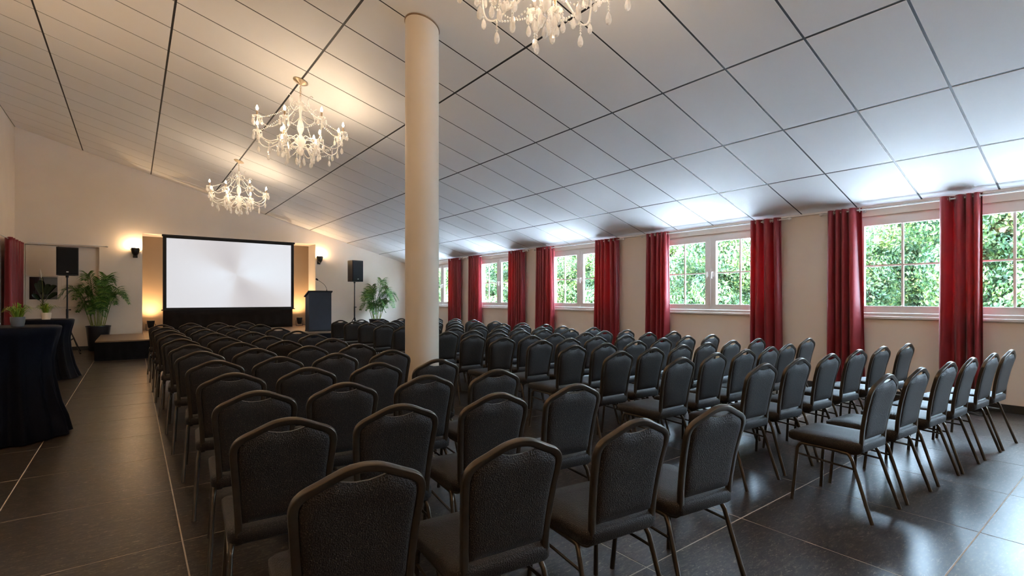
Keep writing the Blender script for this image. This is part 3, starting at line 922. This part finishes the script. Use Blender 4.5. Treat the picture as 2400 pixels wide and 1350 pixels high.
def uplight(x, y, lab, tilt=0):
    e = empty('floor_uplight', (x, y, SZ), label=lab, cat='uplight', group='uplights in the stage recess')
    MB().lathe([(.05, .07), (.075, .10), (.095, .22), (.10, .30), (.092, .30), (.088, .26)], 16, cap1=False).build('can', M['black'], e)
    MB().lathe([(.086, 0), (.086, .004)], 16, (0, 0, .262)).build('lens', M['uplens'], e)
    MB().tube(catmull([(-.115, 0, .20), (-.115, 0, .03), (-.09, 0, .01), (.09, 0, .01), (.115, 0, .03), (.115, 0, .20)], 3), .008, 6, ref=(0, 1, 0)).build('yoke', M['blackmetal'], e)
    MB().tube(catmull([(.05, 0, .09), (.16, .05, .04), (.25, -.02, .012), (.36, .10, .012)], 4), .006, 6).build('cable', M['black'], e)
    sd = bpy.data.lights.new('uplight_beam', 'SPOT'); sd.energy = UP_W; sd.color = (1.0, 0.66, 0.34); sd.spot_size = R(130); sd.spot_blend = 1.0; sd.shadow_soft_size = .07
    so = bpy.data.objects.new('uplight_beam', sd); col.objects.link(so); so.parent = e
    so.location = (0, 0, .30); so.rotation_euler = (R(180 - 10), 0, 0)
UP_W = 100
uplight(.43, YB + .55, 'glowing uplight in the recess at the left of the screen')
uplight(4.72, YB + .50, 'glowing uplight in the recess between screen and lectern')

# ================================================================== PALMS
def frond_mesh(L, rise, reach, droop, seed):
    """arching feather leaf that leaves the origin along +x"""
    r_ = random.Random(seed)
    ctrl = [(0, 0, 0), (reach * .18, 0, rise * .50), (reach * .45, 0, rise * .92), (reach * .75, 0, rise * .98 - droop * .25), (reach, 0, rise * .9 - droop)]
    path = catmull(ctrl, 8)
    mb = MB()
    mb.tube(path, 0, 5, radii=[.009 * (1 - i / len(path)) + .002 for i in range(len(path))])
    n_ = 26
    for k in range(n_):
        t = .24 + .76 * k / (n_ - 1)
        f_ = t * (len(path) - 1); i = min(int(f_), len(path) - 2); p = path[i].lerp(path[i + 1], f_ - i)
        tan = (path[i + 1] - path[i]).normalized()
        ln = L * (.30 * math.sin(PI * (.18 + .78 * (t - .24) / .76)) + .06)
        for s in (-1, 1):
            up = Vector((0, 0, 1)); side = tan.cross(up).normalized() * s
            d = (side * .78 + tan * .62 + up * (.28 + r_.uniform(-.08, .08))).normalized()
            e1 = p + d * ln * .5
            e2 = p + d * ln + Vector((0, 0, -.20 * ln + r_.uniform(-.02, .02)))
            wv_ = tan * (.011 + .005 * r_.random())
            mb.add([p - wv_ * .4, p + wv_ * .4, e1 + wv_, e1 - wv_, e2], [(0, 1, 2, 3), (3, 2, 4)])
    return mb.mesh('frond', M['palm'], 180)
FM = [frond_mesh(.85, .92, .34, .10, 1), frond_mesh(.85, .70, .54, .20, 2), frond_mesh(.8, .46, .58, .24, 3), frond_mesh(.7, .22, .52, .26, 4)]
def palm(x, y, lab, seed, scale=1.0, ysq=.62):
    r_ = random.Random(seed)
    e = empty('potted_palm', (x, y, 0), label=lab, cat='potted palm', group='potted palms at the stage wall')
    MB().lathe([(.19, 0), (.205, .02), (.265, .64), (.275, .65), (.275, .68), (.255, .68), (.25, .62)], 28).build('pot', M['potblack'], e)
    MB().lathe([(.247, .60), (.02, .63)], 20).build('soil', M['soil'], e)
    nst = 13
    for k in range(nst):
        a = k * 2.4; rad = .03 + .12 * math.sqrt(k / nst)
        bx_, by_ = rad * math.cos(a), rad * math.sin(a)
        tx_, ty_ = bx_ * 1.9 + r_.uniform(-.03, .03), by_ * 1.9
        h_ = .62 + r_.uniform(.30, .62) * scale
        MB().tube(catmull([(bx_, by_, .61), ((bx_ + tx_) / 2, (by_ + ty_) / 2, .3 + h_ / 2), (tx_, ty_, h_)], 4), 0, 6,
                  radii=[.015, .0145, .014, .0135, .013, .0125, .012, .0115, .011], ref=(1, 0, 0)).build('stem', M['stem'], e)
        for q in range(2):
            kind = 0 if (k < 5 and q == 0) else (1 if q == 0 else (2 if k % 3 else 3))
            az = a + q * 2.0 + r_.uniform(-.5, .5)
            if math.sin(az) > .2: az = -az + r_.uniform(-.3, .3)      # the wall keeps the leaves to the room side
            ob_ = mobj('frond', FM[kind], e, (tx_, ty_, h_ - .01), az)
            sx = r_.uniform(.85, 1.08) * scale
            # leaves that point at the wall are held in short by it
            cut = 1 - (1 - ysq) * max(0, math.sin(az)) ** 1.0
            ob_.scale = (sx * cut, sx * cut, sx * r_.uniform(.9, 1.05))
palm(-.76, 17.74, 'bushy green areca palm in a black pot beside the stage', 3, 1.0, .38)
palm(7.08, 17.45, 'green areca palm in a dark pot near the corner right of the lectern', 9, 1.0, .5)

# ================================================================== HIGH TABLES
def high_table(x, y, h, lab_t, lab_c, seed, r0=.40):
    t = empty('high_table', (x, y, 0), label=lab_t, cat='high table', group='high tables under dark cloths')
    MB().lathe([(r0 - .01, 0), (r0, .006), (r0, .02), (r0 - .01, .025)], 32, (0, 0, h - .03)).build('tabletop', M['black'], t)
    MB().lathe([(.035, .05), (.035, h - .03)], 14).build('pole', M['blackmetal'], t)
    MB().lathe([(.24, 0), (.24, .012), (.05, .05)], 24).build('base', M['blackmetal'], t)
    rr_ = random.Random(seed); n_ = 160
    nf = 15
    phs = [rr_.uniform(0, 6.28) for _ in range(4)]
    g = []
    prof = [(0, .0, 0), (.25, 0, 0), (.39, 0, 0), (r0 + .006, -.006, 0), (r0 + .010, -.02, 0), (r0 - .004, -.09, .10), (r0 - .035, -.20, .25), (r0 - .06, -.34, .45), (r0 - .055, -.50, .62), (r0 - .035, -.66, .78), (r0 - .005, -.82, .9), (r0 + .04, -.96, 1.0), (r0 + .075, -(h - .012), 1.0)]
    for rad, dz_, wv_ in prof:
        row = []
        for j in range(n_ + 1):
            a = 2 * PI * j / n_
            d = wv_ * (.026 * math.sin(nf * a + phs[0]) + .014 * math.sin(9 * a + phs[1]) + .008 * math.sin(23 * a + phs[2]))
            row.append(((rad + d) * math.cos(a), (rad + d) * math.sin(a), h + .003 + dz_))
        g.append(row)
    ob_ = MB().sheet(g).build('tablecloth', M['cloth'], None, (x, y, 0), smooth=180)
    tag(ob_, lab_c, 'tablecloth', 'dark cloths on the high tables')
    return ob_
T1, T2 = (-1.01, 7.10, 1.135), (-1.25, 11.95, 1.055)
high_table(*T1, 'round high table under the nearer dark cloth', 'dark navy cloth draped to the floor over the nearer high table', 1)
high_table(*T2, 'round high table under the farther dark cloth', 'dark navy cloth draped to the floor over the farther high table', 2)

def pot_plant(x, y, z, s, mat, lab, seed, spread=1.0):
    e = empty('pot_plant', (x, y, z), label=lab, cat='pot plant', group='small plants on the high tables')
    MB().lathe([(.055 * s, 0), (.062 * s, .006 * s), (.073 * s, .07 * s), (.075 * s, .128 * s), (.070 * s, .13 * s), (.066 * s, .115 * s)], 24).build('pot', mat, e)
    MB().lathe([(.064 * s, .11 * s), (.01 * s, .116 * s)], 16).build('soil', M['soil'], e)
    r_ = random.Random(seed); mb = MB()
    for k in range(95):
        a = r_.uniform(0, 2 * PI); out_ = r_.uniform(.05, 1) * spread
        L = s * r_.uniform(.13, .22)
        b0_ = Vector((.045 * s * out_ * math.cos(a), .045 * s * out_ * math.sin(a), .112 * s))
        dr = Vector((math.cos(a), math.sin(a), 0)); sd = Vector((-math.sin(a), math.cos(a), 0)) * .0065 * s
        p1 = b0_ + dr * L * .28 * out_ + Vector((0, 0, L * .55)); p2 = b0_ + dr * L * .62 * out_ + Vector((0, 0, L * (1 - .30 * out_))); p3 = b0_ + dr * L * .98 * out_ + Vector((0, 0, L * (1.12 - .75 * out_)))
        mb.add([b0_ - sd * .7, b0_ + sd * .7, p1 + sd, p1 - sd, p2 + sd * .8, p2 - sd * .8, p3], [(0, 1, 2, 3), (3, 2, 4, 5), (5, 4, 6)])
    lv = mb.build('grass_leaves', M['grassleaf'], e, smooth=180); lv['kind'] = 'stuff'
pot_plant(-.925, 7.0, T1[2] + .003, .76, M['potgrey'], 'small grassy plant in a grey pot on the nearer high table', 4)
pot_plant(-1.20, 11.75, T2[2] + .003, .92, M['potcream'], 'small grassy plant in a cream pot on the farther high table', 6)

# peace lily on the niche sill
pl = empty('peace_lily', (-1.93, YB + .045, NZ0 + .005), label='dark-leaved lily with one white flower on the niche sill', cat='plant')
MB().lathe([(.04, 0), (.05, .07), (.045, .07)], 16).build('pot', M['potblack'], pl)
for k, (dx_, hz_, w_) in enumerate([(-.14, .62, .085), (-.05, .70, .09), (.12, .60, .075), (.26, .60, .07), (.30, .38, .07), (-.20, .32, .07)]):
    pth = catmull([(0, 0, .06), (dx_ * .25, -.01, hz_ * .45), (dx_ * .7, -.03 - .006 * k, hz_ * .85), (dx_, -.045 - .006 * k, hz_ * (.92 if abs(dx_) > .2 else 1))], 5)
    mb = MB(); mb.tube(pth[:8], .005, 5)
    rows = []
    for i in range(6, len(pth)):
        t = (i - 6) / (len(pth) - 7)
        ww = w_ * .62 * math.sin(PI * min(1, .06 + .94 * t)) ** .7 + .001
        tn = (pth[min(i + 1, len(pth) - 1)] - pth[i - 1]).normalized(); sd = tn.cross(Vector((0, 1, 0))).normalized()
        rows.append([tuple(pth[i] - sd * ww + Vector((0, -.008, 0))), tuple(pth[i]), tuple(pth[i] + sd * ww + Vector((0, -.008, 0)))])
    mb.sheet(rows); mb.build('leaf', M['lily'], pl, smooth=180)
mb = MB().tube(catmull([(0, -.02, .06), (.01, -.05, .45), (-.02, -.06, .80)], 5), .005, 6)
mb.build('flower_stalk', M['stem'], pl)
MB().tube([(-.02, -.06, .76), (-.03, -.062, .84), (-.04, -.065, .93), (-.045, -.066, 1.0)], 0, 8, radii=[.006, .026, .022, .003]).build('white_flower', M['white'], pl)

# ================================================================== CHANDELIERS
def build_chandelier():
    e = empty('chandelier')
    X = M['crystal']
    n_ = 24
    def cr(r, z): return [(r * math.cos(2 * PI * j / n_), r * math.sin(2 * PI * j / n_), z - KC * r * math.cos(2 * PI * j / n_)) for j in range(n_)]
    MB().rings([cr(.10, -.003), cr(.105, -.012), cr(.08, -.03), cr(.03, -.045), cr(.012, -.06)]).build('canopy', M['brass'], e)
    mb = MB()
    for k in range(6):
        c = -.07 - k * .032
        lp = [(.009 * math.cos(2 * PI * q / 10) * (1 if k % 2 else 0), .009 * math.cos(2 * PI * q / 10) * (0 if k % 2 else 1), c + .022 * math.sin(2 * PI * q / 10)) for q in range(10)]
        mb.tube(lp, .0035, 5, closed=True, ref=((0, 1, 0) if k % 2 else (1, 0, 0)))
    mb.build('chain', M['brass'], e)
    MB().lathe([(.006, -.24), (.02, -.27), (.008, -.30), (.012, -.36), (.03, -.42), (.014, -.47), (.02, -.56), (.045, -.66), (.05, -.72), (.018, -.80), (.06, -.86), (.075, -.90), (.06, -.95), (.025, -.99), (.05, -1.03), (.045, -1.07), (.012, -1.11), (.004, -1.13)][::-1], 16).build('baluster', X, e, smooth=60)
    MB().lathe([(.02, -.33), (.07, -.345), (.085, -.335)][::1], 16).build('crown_dish', X, e)
    for k in range(6):
        a = k * PI / 3 + .2; c, s = math.cos(a), math.sin(a)
        pth = [(.02, -.40), (.09, -.46), (.15, -.40), (.12, -.31), (.17, -.245), (.205, -.27)] if k % 2 else [(.02, -.55), (.12, -.62), (.22, -.55), (.19, -.43), (.25, -.36), (.285, -.39)]
        MB().tube(catmull([(r * c, r * s, z) for r, z in pth], 4), .0055, 6, ref=(-s, c, 0)).build('scroll', X, e)
    # eight arms, each with pan, candle and bulb
    pan = MB().lathe([(.014, -.010), (.035, -.004), (.056, .008), (.060, .013), (.035, .004), (.014, .002)], 18).mesh('drip_pan', X, 60)
    sleeve = MB().lathe([(.0135, 0), (.0135, .085), (.010, .09)], 10).mesh('candle_sleeve', M['brass'], 60)
    bulb = MB().lathe([(.006, 0), (.0145, .014), (.0165, .028), (.011, .050), (.002, .070)], 8).mesh('bulb', M['bulb'], 180)
    def drop_mesh(nm, beads, L, w):
        mb = MB(); z = 0
        for q in range(beads):
            mb.lathe([(.002, z), (.0095, z - .010), (.002, z - .020)], 6); z -= .021
        mb.lathe([(.002, z), (w * .35, z - L * .22), (w * .5, z - L * .62), (w * .36, z - L * .88), (.003, z - L)], 8)
        return mb.mesh(nm, X, 0)
    dA = drop_mesh('crystal_drop', 2, .085, .040)
    dB = drop_mesh('crystal_drop', 4, .095, .046)
    dC = drop_mesh('crystal_drop', 1, .075, .022)
    def strand(p0, p1, sag, n):
        mb = MB()
        for q in range(n):
            t = q / (n - 1)
            p = Vector(p0).lerp(Vector(p1), t); p.z -= sag * 4 * t * (1 - t)
            mb.lathe([(.001, .010), (.0095, 0), (.001, -.010)], 6, tuple(p))
        return mb
    AR, AZ = .62, -.735
    for k in range(8):
        a = k * PI / 4 + .21; c, s = math.cos(a), math.sin(a)
        dz_ = .03 * (-1) ** k
        pth = catmull([(r * c, r * s, z) for r, z in ((.04, -.90), (.15, -.85), (.30, -.93), (.46, -1.0), (.57, -.95), (.61, -.84), (AR, AZ + dz_ - .01))], 5)
        arm = MB().tube(pth, .0072, 8, ref=(-s, c, 0)).build('arm', X, e)
        tip = (AR * c, AR * s, AZ + dz_)
        mobj('drip_pan', pan, arm, tip)
        mobj('candle_sleeve', sleeve, arm, (tip[0], tip[1], tip[2] + .004))
        mobj('bulb', bulb, arm, (tip[0], tip[1], tip[2] + .094))
        for q in range(5):
            b_ = a + q * 2 * PI / 5
            mobj('crystal_drop', dC if q % 2 else dA, e, (tip[0] + .060 * math.cos(b_), tip[1] + .060 * math.sin(b_), tip[2] + .014))
        mobj('crystal_drop', dB, e, (.46 * c, .46 * s, -1.008))
        mobj('crystal_drop', dB if k % 2 else dA, e, (.60 * c, .60 * s, -.90))
        strand((.08 * c, .08 * s, -.34), tip, .06, 24).build('bead_strand', X, e, smooth=0)
        c2_, s2_ = math.cos(a + PI / 4), math.sin(a + PI / 4)
        strand(tip, (AR * c2_, AR * s2_, AZ - dz_), .13, 22).build('bead_strand', X, e, smooth=0)
        strand((.46 * c, .46 * s, -1.0), (.10 * c, .10 * s, -1.0), .06, 14).build('bead_strand', X, e, smooth=0)
        mobj('crystal_drop', dA, e, (.24 * math.cos(a + .39), .24 * math.sin(a + .39), -1.05))
    for k in range(4):
        a = k * PI / 2 + .62; c, s = math.cos(a), math.sin(a)
        arm = MB().tube(catmull([(r * c, r * s, z) for r, z in ((.05, -.98), (.14, -.96), (.24, -1.04), (.32, -1.02), (.34, -.93))], 5), .008, 8, ref=(-s, c, 0)).build('arm', X, e)
        tip = (.34 * c, .34 * s, -.925)
        mobj('drip_pan', pan, arm, tip)
        mobj('candle_sleeve', sleeve, arm, (tip[0], tip[1], tip[2] + .004))
        mobj('bulb', bulb, arm, (tip[0], tip[1], tip[2] + .094))
        for q in range(5):
            b_ = a + q * 2 * PI / 5
            mobj('crystal_drop', dA if q % 2 else dB, e, (tip[0] + .060 * math.cos(b_), tip[1] + .060 * math.sin(b_), tip[2] + .014))
        mobj('crystal_drop', dB, e, (.24 * c, .24 * s, -1.045))
    for k in range(4):
        a = k * PI / 2 + .5
        mobj('crystal_drop', dB, e, (.07 * math.cos(a), .07 * math.sin(a), -1.07))
    mobj('crystal_drop', dB, e, (0, 0, -1.125))
    return e
ch0 = build_chandelier()
CHS = [(1.98, 7.79, 'lit crystal chandelier hanging left of the pillar, middle of the three'),
       (1.98, 13.2, 'lit crystal chandelier farthest from the camera, above the screen'),
       (2.32, 2.66, 'crystal chandelier cut off by the top edge, only drops showing'),
       (1.98, -2.7, 'added crystal chandelier behind the camera, unseen, for fill light')]  # unseen, added to light the hall from behind
for i, (x, y, lab) in enumerate(CHS):
    c = ch0 if i == 0 else copy_tree(ch0)
    c.location = (x, y, ceil_z(x))
    c.rotation_euler = (0, 0, 0)
    tag(c, lab, 'chandelier', 'crystal chandeliers')

# ================================================================== GARDEN
def crown_mesh(seed, nb=38, per=1250):
    r_ = random.Random(seed); mb = MB()
    blobs = [(r_.uniform(-1.0, 1.0), r_.uniform(-1.15, 1.15), r_.uniform(.25, 3.7), r_.uniform(.35, .62)) for _ in range(nb)]
    V, F = mb.v, mb.f
    for bx_, by_, bz_, br in blobs:
        for _ in range(per):
            d = Vector((r_.gauss(0, 1), r_.gauss(0, 1), r_.gauss(0, 1))).normalized()
            p = Vector((bx_, by_, bz_)) + d * br * (r_.uniform(.3, 1.0) ** .5) * 1.04
            nrm = (d + Vector((r_.gauss(0, .45), r_.gauss(0, .45), r_.gauss(0, .45)))).normalized()
            u = nrm.orthogonal().normalized(); a = r_.uniform(0, 6.28)
            u = u * math.cos(a) + nrm.cross(u) * math.sin(a); w = nrm.cross(u)
            L = r_.uniform(.032, .064); W = L * .55
            i = len(V)
            V.extend([tuple(p - u * L), tuple(p + w * W + nrm * .012), tuple(p + u * L), tuple(p - w * W + nrm * .012)])
            F.extend([(i, i + 1, i + 2), (i, i + 2, i + 3)])
    return mb.mesh('foliage', M['tree1'], 0)
crowns = [crown_mesh(11), crown_mesh(12), crown_mesh(13)]
trunk_me = MB().tube(catmull([(0, 0, 0), (.06, .03, 1.2), (-.05, .08, 2.4), (.03, 0, 3.6)], 5), 0, 10, radii=[.14 - .005 * i for i in range(16)], ref=(1, 0, 0)).mesh('trunk', M['trunk'], 60)
RN = ('front', 'middle', 'rear')
for row, (x0, ya_, yb_, zs) in enumerate(((14.6, -1.6, 28, 1.08), (17.9, .2, 33, 1.25), (21.2, -1.2, 39, 1.4))):
    y = ya_; k = 0
    while y < yb_:
        e = empty('garden_tree', (x0 + rnd.uniform(-.1, .1), y, -.15), PI * rnd.randint(0, 1), f'leafy green tree outside the windows, {RN[row]} row, {ORD[k]} from the camera', 'tree', 'trees outside the windows')
        e.scale = (1, 1, zs * rnd.uniform(.95, 1.08))
        f_ = mobj('foliage', crowns[(k + row) % 3], e); f_['kind'] = 'stuff'
        mobj('trunk', trunk_me, e, (0, 0, 0))
        k += 1
        y += 3.45
